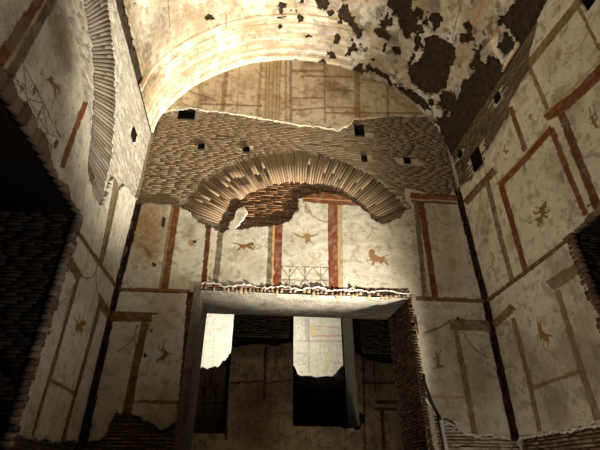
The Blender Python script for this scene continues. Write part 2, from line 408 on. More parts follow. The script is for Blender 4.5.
# painted balustrade
bars = [stroke(p, .95) for p in ([(281,266.2),(329,267.6)],[(281,279.8),(329,280.4)],[(281,289.3),(329,289.6)],[(289.5,266),(289.5,290)],[(305,266),(305,290)],[(320.5,266.5),(320.5,290)],[(281.5,267),(297,289)],[(297,267),(281.5,289)],[(297,267),(313,289)],[(313,267),(297,289)],[(313,267),(329,289)],[(329,267),(313,289)])]
S.paint(bars, (.13,.11,.075), .85, .3, part='painted_balustrade', label='thin grey painted lattice railing between two red uprights')
# painted creatures
frame(S, [crop(220,225,12,[(240,228),(300,232),(350,212),(385,202),(405,212),(410,242),(390,254),(375,240),(370,255),(390,275),(412,300),(398,308),(360,282),(320,272),(290,277),(303,296),(278,300),(268,277),(252,272),(237,297),(216,310),(183,310),(213,288),(233,258)]), crop(220,225,12,[(240,228),(190,212),(145,202),(145,214),(190,227),(238,246)])], (.20,.10,.025), 'painted_panther', 'running brown panther with raised tail', wear=.1)
frame(S, [crop(285,225,12,[(95,82),(130,100),(190,130),(225,138),(240,110),(270,98),(300,110),(310,128),(360,112),(415,92),(412,104),(350,135),(305,150),(300,185),(340,235),(325,232),(280,190),(265,235),(245,200),(250,165),(190,152),(130,130)])], (.30,.175,.065), 'painted_bird', 'ochre winged figure flying with both wings spread', wear=.1)
frame(S, [crop(355,240,12,[(165,130),(190,105),(215,108),(240,130),(240,175),(290,195),(345,195),(360,235),(405,290),(395,308),(345,265),(330,262),(325,290),(290,278),(295,262),(240,258),(232,305),(210,312),(200,280),(212,250),(135,252),(135,238),(190,235),(165,190)]), crop(355,240,12,[(345,195),(390,175),(445,165),(445,175),(395,186),(352,205)])], (.30,.17,.07), 'painted_sphinx', 'tan winged four legged creature with upright torso', wear=.1)
frame(S, [crop(140,335,12,[(288,50),(298,50),(288,120),(285,150),(320,190),(385,235),(392,250),(375,248),(335,222),(330,250),(295,285),(300,310),(260,310),(240,300),(215,325),(190,325),(200,295),(245,265),(280,240),(270,215),(235,190),(212,160),(220,135),(240,130),(232,150),(245,175),(265,165),(262,145),(280,120)])], (.20,.11,.03), 'painted_griffin', 'ochre leaping creature with curled tail at lower left', wear=.1)
frame(S, [crop(415,340,12,[(240,125),(260,135),(268,165),(290,165),(303,115),(320,108),(315,150),(292,185),(295,300),(330,300),(350,310),(345,330),(220,345),(210,330),(255,320),(258,225),(210,235),(208,222),(250,205),(255,165)])], (.22,.15,.09), 'painted_dancer', 'small brown standing figure with one arm raised', wear=.1)
frame(S, [crop(130,195,4.74,[(275,215),(290,208),(304,216),(306,230),(297,241),(282,240),(273,228)])], (.33,.17,.07), 'painted_roundel', 'faded reddish round mask', wear=.2)
S.paint([crop(130,195,4.74,[(62,250),(75,245),(90,262),(98,265),(100,285),(85,292),(80,275)])], (.2,.1,.03), .8)
S.paint([crop(400,150,3,[(145,325),(160,322),(168,340),(172,358),(160,362),(155,350),(146,348)])], (.35,.23,.11), .7)
# pits
for p in ([(163,216),(166,219),(164,228),(161,226)], [(152,262),(157,264),(156,267),(152,266)], [(193,240),(196,240),(196,243),(193,243)], [(143,354),(146,352),(147,357),(144,358)], [(150,330),(152,329),(153,332),(150,333)], [(456,318),(459,316),(460,320),(457,321)]):
    S.paint([p], (.03,.022,.015), .95, 0)
PB = S.build('wall_plaster', w_back, label='painted white plaster under the brick band')

# --- painted plaster of the lunette
S = Sheet(BACK, XL, XR, 7.2, 9.6, .0125, (.56,.47,.325), 200); SL = S
S.add([(130,112),(165,111),(178,109),(190,107),(205,110),(220,111),(235,113),(245,115),(262,118),(280,121),(300,125),(320,126),(340,130),(349,125),(356,118),(375,117),(400,115),(430,116),(470,116),(470,20),(130,20)])
for h in HB: S.cut_rect(h)
S.age(.9, .45, .35, (.26,.15,.06))
br = (.25,.125,.045)
for x0, x1, w, c, a in ((228,221,4.5,br,.8),(204,198,5,br,.6),(262,257,3,br,.7),(273,271,16,(.36,.23,.09),.75),(286,286,2.4,br,.7),(290.5,291,3.5,(.14,.08,.035),.75),(324.5,325,2,br,.7),(357,358,5,(.2,.11,.045),.7),(387,388,2.4,(.27,.10,.04),.8),(240,236,1.5,br,.5),(355,355,1.4,br,.5)):
    S.line([(x0, 55), (x1, 124)], w, c, a*.75, .45)
for x in (266,269,273,277,280): S.line([(x+.6, 58), (x-1, 122)], .9, (.22,.12,.045), .6)
for p, w in (([(292,71),(325,71)],3),([(300,76),(352,77)],1.6),([(292,98),(325,98)],1.5),([(292,110),(325,108)],1.5),([(200,104),(262,106)],2),([(326,113),(430,113)],1.8),([(327,90),(355,91)],1.4),([(186,90),(215,100)],1.5),([(325,107),(360,108)],1.2)):
    S.line(p, w, br, .7, .4)
S.soft([(330,86),(340,90),(345,93),(205,98),(345,62),(310,63)], .22, (.14,.09,.05), .8)
PL = S.build('lunette_plaster', w_back, label='faded ochre painted plaster under the vault')

# --- brick band and relieving arch
AC, AR0, AR1, AA0, AA1 = (.71, 4.74), 1.44, 2.13, math.radians(25), math.radians(161)
tanb = [(.21,.155,.098),(.23,.17,.11),(.19,.137,.086),(.25,.19,.125)]
def tymp(a, b, v0, v1):
    m, n = (a+b)/2-AC[0], (v0+v1)/2-AC[1]; return math.hypot(m, n) < AR0+.02 and n > 0
brickwork('brickwork', BACK, (XL, XR, 5.0, 8.25), tanb, w_back, any_skip(sheet_skip(SB, SL), hole_skip(HB), ring_skip(AC, AR0, AR1, AA0, AA1), tymp))
voussoirs('brick_arch', BACK, AC, AR0, AR1, AA0, AA1, [(.24,.17,.105),(.20,.14,.085),(.28,.205,.13),(.16,.105,.06)], w_back)['label'] = 'fan of upright bricks forming a shallow relieving arch'
brickwork('arch_infill', BACK, (-.8, 2.2, 4.9, 6.25), [(.15,.075,.035),(.11,.052,.025),(.19,.10,.05)], w_back, any_skip(sheet_skip(SB), lambda *a: not tymp(*a)), d0=-.044, dj=.006)['label'] = 'darker reddish bricks filling the arch'
brickwork('lower_brickwork', BACK, (XL, DOOR[0], 0.4, 2.6), [(.16,.11,.07),(.2,.14,.09),(.12,.08,.05)], w_back, sheet_skip(SB), d0=-.035, dj=.014)
brickwork('lower_brickwork', BACK, (DOOR[1], XR, 0.4, 2.8), [(.36,.31,.24),(.42,.37,.3),(.28,.22,.16)], w_back, sheet_skip(SB), d0=-.035, dj=.016)

# ================================================================== LEFT WALL
OL = (.9, 4.30, -1, 4.2)                 # opening: along the wall, height
HL = [px_rect(LEFT, 134.2, 131, 138.5, 139)]
w_left = core('wall_left', LEFT, (-2.6, YB+.06, 0, 7.2), HL, M_MORTAR_PALE, -.057, -1.2, [OL])
tag(w_left, 'left wall with painted white plaster, pale bare brick and dark opening', 'wall', kind='structure')
for h in HL: recess('putlog_hole', LEFT, h, .4, w_left)
S = Sheet(LEFT, -2.4, YB, 1.0, 7.04, .0135, (.56,.53,.455), 300); SLf = S
S.add([(-420,-330),(-420,700),(-60,700),(2,450),(14,431),(22,434),(30,438),(45,439),(62,444),(74,441),(84,446),(138,200),(134,196),(129,188),(125,186),(119,188),(117,180),(114,176),(111,184),(108,197),(104,206),(99,203),(94,196),(90,182),(88,165),(90,150),(91,135),(90,118),(88,100),(84,88),(82,75),(81,60),(78,45),(72,28),(66,12),(60,0),(40,-60),(0,-150),(-150,-330)])
S.cut_rect((OL[0], OL[1], 0, OL[3]))
S.cut([(-40,-40),(0,62),(9,72),(20,92),(28,106),(36,120),(44,132),(52,150),(57,165),(60,178),(68,186),(72,200),(82,211),(80,230),(60,270),(-60,90)])
S.cut([(-60,700),(2,450),(14,431),(22,434),(30,438),(45,439),(62,444),(74,441),(82,446),(80,700)])
S.age(.6, .8, .35, (.24,.20,.14))
S.mask &= ~((S.cu > OL[1]) & (S.cu < OL[1]+.05+.05*fbm(S.cu, S.cv, 7, 3, 9)) & (S.cv < 4.2))
frame(S, [stroke([(138.5,200),(117,287),(99.5,362),(79,449)], [5,5,5.5,6])], MAROON, 'painted_border', 'dark maroon painted strip in the far corner', wear=.1)
frame(S, [[(-40,120),(-2,52),(36,-4),(47,-4),(4,66)]], (.22,.055,.025), 'painted_pilaster', 'broad dark red painted band high on the wall', wear=.25)
S.paint([[(4,66),(47,-4),(50,-4),(7,71)]], (.33,.22,.12), .8); 
frame(S, [[(7,71),(50,-4),(60,-4),(13,79)]], (.17,.12,.075), 'painted_pilaster', 'grey brown painted band beside the dark red one', wear=.35)
frame(S, [stroke([(62,168),(75,130),(86,102)], [5.5,5.5,6])], (.27,.085,.035), 'painted_pilaster', 'narrow red painted upright beside the pale bricks', wear=.2)
frame(S, [stroke([(100,266),(110,220),(118,176)], [5,6,7])], (.23,.165,.10), 'painted_pilaster', 'brown grey painted upright near the far corner', wear=.3)
S.line([(103.5,255),(113,212),(121,183)], 1.1, (.12,.07,.035), .8)
frame(S, [stroke([(77,231),(116,287)], 4)], (.24,.135,.045), 'painted_dado_line', 'brown line descending to the far corner', wear=.2)
frame(S, [[(66,254),(71,255),(83,276),(77,282),(66,264)]], (.21,.14,.05), 'painted_cornice', 'short olive brown bar beside the opening', wear=.2)
frame(S, [stroke([(78,280),(71,303),(52,370),(32,436)], 3.6)], (.23,.125,.04), 'painted_frame', 'thin brown upright nearer the opening', wear=.2)
frame(S, [[(99,292),(104,300),(113,314),(109,322),(98,305)]], (.21,.135,.05), 'painted_cornice', 'short olive brown bar by the far corner', wear=.2)
frame(S, [stroke([(100,303),(92,335),(76,392),(61,446)], 3.8)], (.23,.125,.04), 'painted_frame', 'thin brown upright nearer the far corner', wear=.2)
S.line([(51,379.5),(75,394)], 4, (.23,.13,.045), .9, .2)
S.line([(75,283),(67,298),(58,305)], 1.5, (.25,.2,.13), .7); S.line([(75,283),(66,310),(63,330)], 1.1, (.25,.2,.13), .7)
S.line([(81,276),(87,279),(93,277),(96,271),(98,262)], 1.4, (.16,.13,.08), .8); S.line([(96,271),(96,285),(99,297)], 1.2, (.16,.13,.08), .7)
bars = [stroke(crop(0,60,5,p), 1.1) for p in ([(115,25),(180,140),(300,385)],[(75,85),(140,195),(235,365)],[(115,25),(135,190),(150,280)],[(135,195),(215,215)],[(215,225),(175,315)],[(215,225),(235,350)],[(235,365),(290,385)])]
S.paint(bars, (.13,.085,.045), .85, .2, part='painted_balustrade', label='thin brown painted lattice railing over the opening')
frame(S, [crop(30,60,12,[(215,215),(240,185),(262,215),(285,270),(345,310),(365,350),(360,400),(342,400),(338,350),(318,340),(312,400),(310,440),(298,440),(290,370),(265,310),(230,265),(215,245),(185,250),(185,235)])], (.25,.145,.05), 'painted_goat', 'ochre leaping animal high on the wall', wear=.1)
frame(S, [crop(55,305,12,[(290,110),(305,105),(300,140),(310,185),(330,175),(325,110),(335,110),(345,185),(380,195),(375,235),(335,255),(320,275),(345,320),(335,322),(315,300),(325,380),(315,390),(295,320),(285,300),(265,345),(252,340),(262,310),(245,300),(222,370),(215,365),(240,290),(258,240),(270,215),(235,180),(218,130),(225,125),(240,165),(280,215),(300,225),(305,195),(290,150)])], (.24,.125,.025), 'painted_griffin', 'orange brown rearing creature between two thin uprights', wear=.1)
for p in (crop(0,60,5,[(272,405),(285,393),(295,410),(285,440),(268,445)]), crop(0,60,5,[(275,300),(282,300),(284,325),(278,328)]), crop(0,60,5,[(165,140),(175,140),(178,170),(165,178)])): S.paint([p], (.06,.05,.03), .9, 0)
S.soft([(62,20),(60,35),(66,48),(68,60),(20,35)], .3, (.16,.13,.09), .8)
S.build('wall_plaster', w_left, label='painted white plaster of the left wall')
LC, LR0, LR1 = (2.6, 4.7), 1.5, 2.2
pale = [(.36,.33,.285),(.40,.37,.32),(.32,.285,.24),(.45,.415,.36)]
lring = ring_skip(LC, LR0, LR1, math.radians(-2), math.radians(110))
brickwork('brickwork', LEFT, (1.2, YB, 4.4, 7.05), pale, w_left, any_skip(sheet_skip(SLf), hole_skip(HL), lring))
voussoirs('brick_arch', LEFT, LC, LR0, LR1, math.radians(-2), math.radians(110), [(.20,.17,.135),(.17,.14,.11),(.24,.205,.17)], w_left, lim=7.03)['label'] = 'fan of upright pale bricks forming a relieving arch'
brickwork('lower_brickwork', LEFT, (OL[1]+.02, YB, .4, 2.5), [(.12,.08,.06),(.15,.1,.07)], w_left, sheet_skip(SLf), d0=-.035)

# ================================================================== RIGHT WALL
OR = (1.2, 3.93, -1, 4.08)
HR = [px_rect(RIGHT, 492, 93, 498, 102), px_rect(RIGHT, 469.5, 149, 479.5, 170), px_rect(RIGHT, 456.3, 151, 460, 157), px_rect(RIGHT, 579, -14, 596, 11)]
w_right = core('wall_right', RIGHT, (-2.6, YB+.06, 0, 7.2), HR, M_MORTAR, -.057, -1.2, [OR])
tag(w_right, 'right wall with red framed white plaster panels and dark brick strip above', 'wall', kind='structure')
for h in HR: recess('putlog_hole', RIGHT, h, .45, w_right)
S = Sheet(RIGHT, -2.4, YB, 1.0, 7.04, .0135, (.55,.51,.42), 400); SR = S
S.add([(900,-700),(900,700),(640,700),(600,425),(580,426),(565,431),(555,430),(540,434),(525,437),(515,441),(456,190),(461,186),(470,180),(483,166),(487,151),(500,128),(508,117),(510,101),(517,91),(525,77),(529,67),(528,60),(533,40),(538,17),(547,0),(570,-60),(640,-300)])
for h in HR: S.cut_rect(h)
S.cut_rect((OR[0], OR[1], 0, OR[3]))
S.cut([(568,238),(571,233),(578,226),(585,217),(600,204),(640,170),(640,560),(604,330)])
S.cut([(640,700),(600,425),(580,426),(565,431),(555,430),(540,434),(525,437),(512,441),(515,700)])
S.age(.85, .6, .1, (.24,.19,.12))
S.soft([(540,370),(560,395),(575,345),(595,370),(550,410),(585,320),(560,270),(520,350)], .42, (.25,.21,.15), .8)
frame(S, [stroke([(456.5,183),(486.5,300),(517,441)], [4,5,6])], MAROON, 'painted_border', 'dark maroon strip in the far corner', wear=.1)
frame(S, [stroke([(487,301),(525,272.5),(571,237)], 4)], (.20,.10,.045), 'painted_dado_line', 'brown line climbing from the corner to the opening', wear=.2)
S.line([(487,303),(525,274.5),(571,239.5)], 1, MAROON, .8, .2)
frame(S, [stroke([(465,203),(495,170)], 7)], (.22,.125,.055), 'painted_cornice', 'brown bar over the narrow corner panel', wear=.3)
S.line([(463,201),(494,167)], 1.2, (.1,.04,.02), .8)
frame(S, [stroke([(487,181),(498,227),(512,280)], 5)], (.25,.195,.115), 'painted_pilaster', 'grey olive upright near the corner', wear=.35)
S.line([(495,172),(515,240)], 1.0, (.3,.22,.12), .6)
frame(S, [stroke([(501.5,186),(512,222),(525.5,271)], 6)], (.23,.068,.028), 'painted_pilaster', 'red upright left of the winged warrior', wear=.25)
frame(S, [stroke([(499,186),(526,157.5),(552,128)], 6.5)], (.25,.075,.03), 'painted_cornice', 'red bar over the winged warrior', wear=.2)
S.line([(497,183.5),(524,155),(550,125)], 1.6, (.36,.24,.12), .9)
frame(S, [stroke([(551,128),(567,170),(586,215)], 6)], (.24,.07,.03), 'painted_pilaster', 'red upright right of the winged warrior', wear=.25)
S.line([(555.5,122),(571,160),(592,212)], 3.5, (.50,.42,.28), .8)
frame(S, [stroke([(559,108),(577,155),(598,208)], 9)], (.17,.065,.03), 'painted_pilaster', 'broad dark brown red upright above the opening', wear=.3)
frame(S, [[(543,116),(552,107),(575,90),(610,52),(612,68),(580,99),(562,114),(548,121)]], (.25,.085,.035), 'painted_cornice', 'broad red brown bar high on the wall', wear=.25)
S.line([(545,113),(573,88),(607,52)], 2, (.36,.24,.11), .9); S.line([(556,114),(581,92),(610,62)], 1.2, (.1,.05,.03), .7)
frame(S, [stroke([(510,107),(525,151)], 4)], (.24,.085,.035), 'painted_pilaster', 'short red upright under the brick strip', wear=.25)
S.line([(512,106),(527,149)], 1.2, (.1,.05,.03), .8)
frame(S, [stroke([(529.5,67),(548,110)], 4.5)], (.30,.21,.11), 'painted_pilaster', 'ochre upright below the high bar', wear=.3)
frame(S, [stroke([(528,65),(552,35),(583,-4)], 7)], (.29,.195,.095), 'painted_cornice', 'ochre bar along the top of the wall', wear=.3)
S.line([(530,68),(554,38),(585,0)], 1.3, (.17,.1,.045), .7)
frame(S, [stroke([(579,8),(588,26),(600,50)], 4)], (.30,.19,.09), 'painted_pilaster', 'ochre upright below the black hole', wear=.3)
S.line([(600,8),(590,28)], 1, (.3,.2,.1), .6)
S.line([(555,52),(569,54),(580,48),(588,32)], 2.0, (.36,.27,.16), .75)
frame(S, [stroke([(494,325),(513.5,306.5)], 8)], (.27,.17,.075), 'painted_cornice', 'short tan bar by the far corner', wear=.4)
frame(S, [stroke([(513,318),(528,375),(540,432)], 5)], (.30,.205,.11), 'painted_pilaster', 'tan upright left of the deer', wear=.45)
frame(S, [[(545,282),(579,260),(583,272),(555,291)]], (.24,.185,.105), 'painted_cornice', 'olive brown bar beside the opening', wear=.4)
frame(S, [stroke([(557.5,290),(570,333),(582,372),(598,420)], [6,6,7,8])], (.29,.205,.115), 'painted_pilaster', 'tan upright right of the deer', wear=.45)
S.line([(533,388),(579,371.5)], 4, (.30,.20,.09), .9, .3)
S.line([(587,207),(600,199)], 3, (.1,.04,.02), .8)
frame(S, [crop(515,190,12,[(348,135),(372,130),(382,160),(380,210),(362,215),(358,262),(410,235),(420,250),(375,285),(345,295),(395,320),(392,345),(340,320),(320,350),(335,380),(312,415),(300,385),(290,444),(275,444),(275,385),(245,365),(165,405),(160,398),(245,355),(300,310),(305,275),(225,300),(215,240),(235,250),(240,275),(290,245),(295,225),(245,222),(240,195),(265,195),(265,212),(315,205),(330,170),(355,155)])], (.20,.115,.045), 'painted_warrior', 'brown winged figure with spread limbs and spear', wear=.1)
frame(S, [crop(520,310,12,[(195,120),(205,120),(225,165),(245,125),(262,130),(250,175),(265,250),(290,265),(340,290),(400,318),(395,324),(350,318),(350,380),(340,444),(325,444),(325,385),(300,375),(285,444),(272,444),(285,350),(262,355),(245,375),(250,330),(220,320),(212,345),(205,335),(225,305),(240,290),(212,240),(208,180)])], (.27,.145,.03), 'painted_deer', 'ochre deer with upright neck and pointed ears', wear=.1)
frame(S, [crop(490,130,12,[(170,170),(186,172),(176,235),(215,242),(240,275),(225,268),(205,262),(205,285),(180,290),(182,255),(150,266),(140,255),(165,238)])], (.22,.14,.06), 'painted_bird', 'tiny brown long necked bird', wear=.1)
frame(S, [stroke([(589,107),(591,116),(596,113),(593,104)],1.3), stroke([(591,116),(594,121),(597,128)],4), stroke([(595,112),(597,118),(594,122)],1.4), stroke([(588,120),(592,118),(592,124),(588,122)],1.2)], (.20,.12,.055), 'painted_centaur', 'brown scrolling figure on the panel at the edge', wear=.1)
S.paint([stroke(crop(400,150,3,[(270,310),(282,318),(278,345),(268,355)]), 2)], (.33,.22,.1), .8); S.paint([crop(450,112,4,[(318,5),(328,10),(326,30),(316,34),(312,22)])], (.25,.16,.06), .8)
S.paint([crop(450,112,4,[(292,205),(302,210),(304,240),(298,232)])], (.2,.12,.05), .7)
S.line(crop(400,150,3,[(240,130),(240,200),(225,260)]), 1.2, (.33,.26,.15), .8); S.line(crop(400,150,3,[(240,130),(252,190),(272,255)]), 1.1, (.33,.26,.15), .7)
S.build('wall_plaster', w_right, label='white plaster panels with red painted frames')
brickwork('brickwork', RIGHT, (1.5, YB, 5.7, 7.05), [(.12,.088,.055),(.14,.105,.068),(.095,.07,.042),(.17,.13,.085)], w_right, any_skip(sheet_skip(SR), hole_skip(HR)), dj=.003)
brickwork('lower_brickwork', RIGHT, (OR[1]+.02, YB, .4, 2.6), [(.17,.13,.09),(.2,.16,.11),(.13,.09,.06)], w_right, sheet_skip(SR), d0=-.035, dj=.014)

# ================================================================== VAULT
def vault_core():
    U, V = np.meshgrid(np.linspace(0, PS[-1], 260), np.linspace(-2.5, YB+.05, 240), indexing='ij')
    d = -.045+.02*(fbm(U, V, 5, 5, 901)-.5)*2
    d = np.where((U < .12) | (U > PS[-1]-.12), -.05, d)
    P = VAULT.pos(U, V, d).reshape(-1, 3); idx = np.arange(U.size).reshape(U.shape)
    F = np.stack([idx[:-1, :-1], idx[1:, :-1], idx[1:, 1:], idx[:-1, 1:]], -1).reshape(-1, 4)
    B = VAULT.pos(U, V, -.6+0*U).reshape(-1, 3)
    return link_mesh('ceiling', np.concatenate([P, B]), np.concatenate([F, F+U.size]), M_RUBBLE)
ceil = vault_core(); tag(ceil, 'barrel vault with cream plaster fallen away in dark patches', 'vault', kind='structure')
S = Sheet(VAULT, 0, PS[-1], -2.4, YB, .0165, (.74,.68,.54), 500, .10)
S.mask[:] = True
U, V = S.U, S.V
# cream at the left haunch greying to chalk towards the right
k = np.clip((U/PS[-1]-.38)/.25, 0, 1)[..., None]; S.C = S.C*(1-k)+np.array((.55,.52,.45))*k
S.age(.95, .9, 0, (.27,.20,.12))
g = fbm(U, V, 1.7, 4, 540); al = (np.clip((g-.5)*4, 0, .55)*np.clip((4.9-V)/1.2, 0, 1))[..., None]; S.C = S.C*(1-al)+np.array((.33,.24,.13))*al
S.soft([(135,60),(140,85),(128,30),(146,50),(150,82),(160,20),(125,10),(137,70),(143,95)], .55, (.13,.10,.06), .95)
S.soft([(190,15),(200,25),(175,40),(255,25),(240,15),(275,18)], .4, (.30,.22,.12), .7)
S.soft([(280,55),(270,40),(325,30),(330,45),(300,50)], .35, (.30,.28,.28), .7)
S.soft([(375,65),(395,62),(345,20),(360,30),(395,48),(300,5),(330,2)], .3, (.12,.09,.06), .8)
g = fbm(U, V, 7, 4, 545); al = (np.clip((g-.56)*9, 0, .75)*np.clip((U/PS[-1]-.35)*3, .25, 1))[..., None]; S.C = S.C*(1-al)+np.array((.09,.065,.04))*al
g = fbm(U, V*.7, 4, 5, 546); al = (np.clip((g-.52)*6, 0, .55))[..., None]; S.C = S.C*(1-al)+np.array((.36,.28,.18))*al
# stucco mouldings that follow the arc near the end wall
for y0, w, c, a in ((5.96,.05,(.8,.76,.62),.6),(5.84,.012,(.3,.2,.1),.8),(5.75,.02,(.8,.75,.6),.6),(5.66,.015,(.42,.27,.14),.7),(5.52,.01,(.35,.25,.14),.8),(5.44,.02,(.8,.74,.58),.5),(5.33,.012,(.36,.26,.15),.7),(5.22,.02,(.5,.3,.15),.5),(5.12,.012,(.30,.22,.13),.8),(5.0,.022,(.8,.74,.58),.5),(4.93,.012,(.25,.17,.1),.8),(4.75,.012,(.45,.22,.12),.5)):
    vv = V+.03*(fbm(U, V*.3, 1.4, 3, 560)-.5)
    S.blend((np.abs(vv-y0) < w) & (U < PS[-1]*.62), c, a, .5, 6)
arc = np.clip((V-4.7)/.3, 0, 1)*(U < PS[-1]*.62)
fur = fbm(U*.35, V*9+.8*fbm(U, V, 1.2, 2, 571), 3, 3, 572); al = (np.clip((fur-.5)*5, 0, .6)*arc)[..., None]; S.C = S.C*(1-al)+np.array((.42,.29,.16))*al
S.line([(226,14),(226,29)], 1.2, (.4,.1,.05), .9); S.line([(168,0),(170,28)], 1, (.2,.12,.07), .8); S.line([(170,13),(190,8),(215,0)], 1, (.4,.22,.1), .7)
S.line([(480,12),(470,28),(462,46)], 1.6, (.42,.18,.08), .9); S.line([(463,0),(457,18),(452,40)], 1, (.15,.1,.07), .7)
S.line([(484,0),(477,18)], 1.6, (.42,.18,.08), .9)
S.paint([[(489,41),(497,36),(498,52),(503,60),(512,50),(518,42),(517,52),(504,72),(502,66),(491,50)]], (.68,.62,.5), .8, .2)
S.line([(503,71),(518,46)], 1.6, (.45,.2,.09), .9); S.line([(489,41),(500,26),(508,18)], 1.4, (.42,.18,.09), .9); S.line([(489,41),(493,52),(503,71)], 1.2, (.42,.22,.12), .8)
S.line([(370,45),(400,58),(420,70)], .9, (.3,.17,.1), .7)
S.line([(310,2),(330,0),(375,3)], 4, (.5,.3,.2), .35)
holes = [[(384,-8),(412,-8),(412,12),(418,20),(415,28),(410,35),(413,42),(406,39),(400,28),(398,15),(388,8)],
 [(428,35),(437,33),(448,40),(455,48),(458,58),(451,66),(446,84),(438,96),(425,93),(412,85),(407,72),(413,62),(421,58),(420,45)],
 [(440,97),(452,91),(456,98),(450,110),(444,112),(438,106)],
 [(393,83),(403,88),(414,91),(424,100),(433,113),(420,107),(405,97)],
 [(342,7),(348,6),(355,17),(362,32),(357,38),(350,30),(344,20)], [(380,20),(391,18),(392,26),(382,26)], [(415,26),(424,24),(425,33),(417,34)],
 [(314,-4),(328,0),(329,8),(322,11),(315,7)], [(327,12),(333,10),(334,15),(328,18)], [(372,30),(380,28),(392,37),(388,42),(378,38)], [(392,46),(400,44),(401,53),(394,54)], [(368,58),(374,58),(375,62),(369,62)],
 [(412,12),(420,8),(426,14),(424,20),(416,18)], [(425,100),(433,97),(436,106),(430,108)],
 [(204,18),(210,13),(218,18),(216,21),(206,21)], [(278,3),(288,4),(288,10),(279,9)],
 [(432,118),(448,116),(454,101),(459,90),(463,79),(471,74),(480,68),(485,60),(490,54),(496,57),(500,66),(504,73),(510,64),(519,49),(524,54),(505,110),(450,170)],
 [(497,45),(502,36),(507,27),(511,36),(514,43),(507,57),(500,53)],
 [(500,14),(508,9),(512,4),(517,-3),(560,-8),(545,20),(527,58),(519,48),(513,38),(508,26),(504,20)]]
for h in holes: S.cut(h)
g = fbm(S.cu, S.cv, 5, 4, 570); right = np.clip((S.cu/PS[-1]-.45)*3, 0, 1)
S.mask &= ~((g > .69-.07*right) & (S.cu > PS[-1]*.4))
S.mask &= ~((S.cv < 4.2) & (g > .72))
S.mask &= ~((S.cu < .22+.25*(fbm(S.cu, S.cv, 4, 3, 577)-.5)) & (S.cv < 4.9))
S.relief = .012
S.build('vault_plaster', ceil, thick=.025, label='cream and grey vault plaster with dark stains')

# ================================================================== DOORWAYS
d1 = tag(link_mesh('door_1', [(DOOR[0]-.02,6.04,4.075),(DOOR[1]+.02,6.04,4.075),(DOOR[1]+.02,7.1,4.13),(DOOR[0]-.02,7.1,4.13)], [(0,1,2,3)], M_ROUGH), 'wide central doorway with rough lime soffit and broken brick lintel edge', 'doorway', kind='structure')
def rough_slab(name, x0, x1, y0, y1, zf, mat, parent, amp=.03, n=(90, 40)):
    U, V = np.meshgrid(np.linspace(x0, x1, n[0]), np.linspace(y0, y1, n[1]), indexing='ij')
    Z = zf(U, V)+amp*(fbm(U, V, 3, 4, 41)-.5); P = np.stack([U, V, Z], -1).reshape(-1, 3); idx = np.arange(U.size).reshape(U.shape)
    return link_mesh(name, P, np.stack([idx[:-1, :-1], idx[1:, :-1], idx[1:, 1:], idx[:-1, 1:]], -1).reshape(-1, 4), mat, parent)
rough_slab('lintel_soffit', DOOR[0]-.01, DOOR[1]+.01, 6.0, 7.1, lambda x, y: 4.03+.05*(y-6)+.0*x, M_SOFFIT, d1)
# broken brick lintel edge: upright brick stubs with blobs of lime between
bx = Boxes(); bl = Boxes(); x = DOOR[0]-.04
while x < DOOR[1]+.03:
    w = random.uniform(.035, .06); pr = random.uniform(.0, .015); h = random.uniform(.07, .13); z0 = 4.03+random.uniform(-.015, .02)
    if random.random() < .82:
        bx.hexa([(x,YB+.06,z0),(x+w,YB+.06,z0),(x+w,YB-pr,z0+.015),(x,YB-pr,z0+.02),(x+.004,YB+.06,z0+h),(x+w-.006,YB+.06,z0+h-.01),(x+w-.004,YB-pr+.012,z0+h-.012),(x+.003,YB-pr+.01,z0+h)], vary((.20,.14,.09), .4))
    x += w+random.uniform(.008, .03)
bx.build('lintel_brick_edge', M_BRICK, d1)['label'] = 'ragged row of broken upright bricks along the lintel'
def ridge(name, pts, rad, mat, parent, seed):
    """an uneven bead of lime along pts"""
    V, F = [], []; P = [Vector(p) for p in pts]; n = 8
    for i, p in enumerate(P):
        t = (P[min(i+1, len(P)-1)]-P[max(i-1, 0)]).normalized(); a = t.cross(Vector((0, 0, 1))).normalized(); b = a.cross(t)
        r = rad*(.5+.9*random.random())
        for k in range(n):
            q = 2*math.pi*k/n; V.append(tuple(p+a*math.cos(q)*r+b*math.sin(q)*r))
        if i:
            for k in range(n): F.append([(i-1)*n+k, (i-1)*n+(k+1) % n, i*n+(k+1) % n, i*n+k])
    return link_mesh(name, V, F, mat, parent)
pts = [(DOOR[0]-.02+i*.032, YB-.002+random.uniform(-.01, .01), 4.135+.022*math.sin(i*.37)+random.uniform(-.016, .016)) for i in range(102)]
ridge('lintel_lime_bead', pts, .012, M_MORTAR_PALE, d1, 3)['label'] = 'pale ragged lime line along the lintel'
def bead(name, surf, pts, rad, mat, parent, d=.0, step=.03):
    P = [np.array(surf.uv(*p)) for p in pts]; out = []
    for a, b in zip(P, P[1:]):
        n = max(1, int(np.linalg.norm(b-a)/step))
        for k in range(n):
            q = a+(b-a)*k/n+RNG.uniform(-.016, .016, 2); out.append(tuple(surf.pos(np.array(q[0]), np.array(q[1]), d+random.uniform(-.02, .0))))
    return ridge(name, out, rad, mat, parent, 1)
bead('lime_edge', BACK, [(176,110),(190,107.5),(205,110),(220,111.5),(235,113.5),(245,115),(262,118),(280,121),(300,125),(320,126.5),(340,130.5)], .012, M_MORTAR_PALE, w_back)
bead('lime_edge', BACK, [(426,398),(430,404),(437,413),(445,419.5),(456,421.5),(460,429),(470,435),(480,436),(488,433.5),(497,436),(513,438)], .022, M_MORTAR_PALE, w_back)
bead('lime_edge', RIGHT, [(517,440),(525,437),(540,434),(555,430.5),(565,431),(580,426.5),(600,425),(625,419)], .018, M_MORTAR_PALE, w_right)
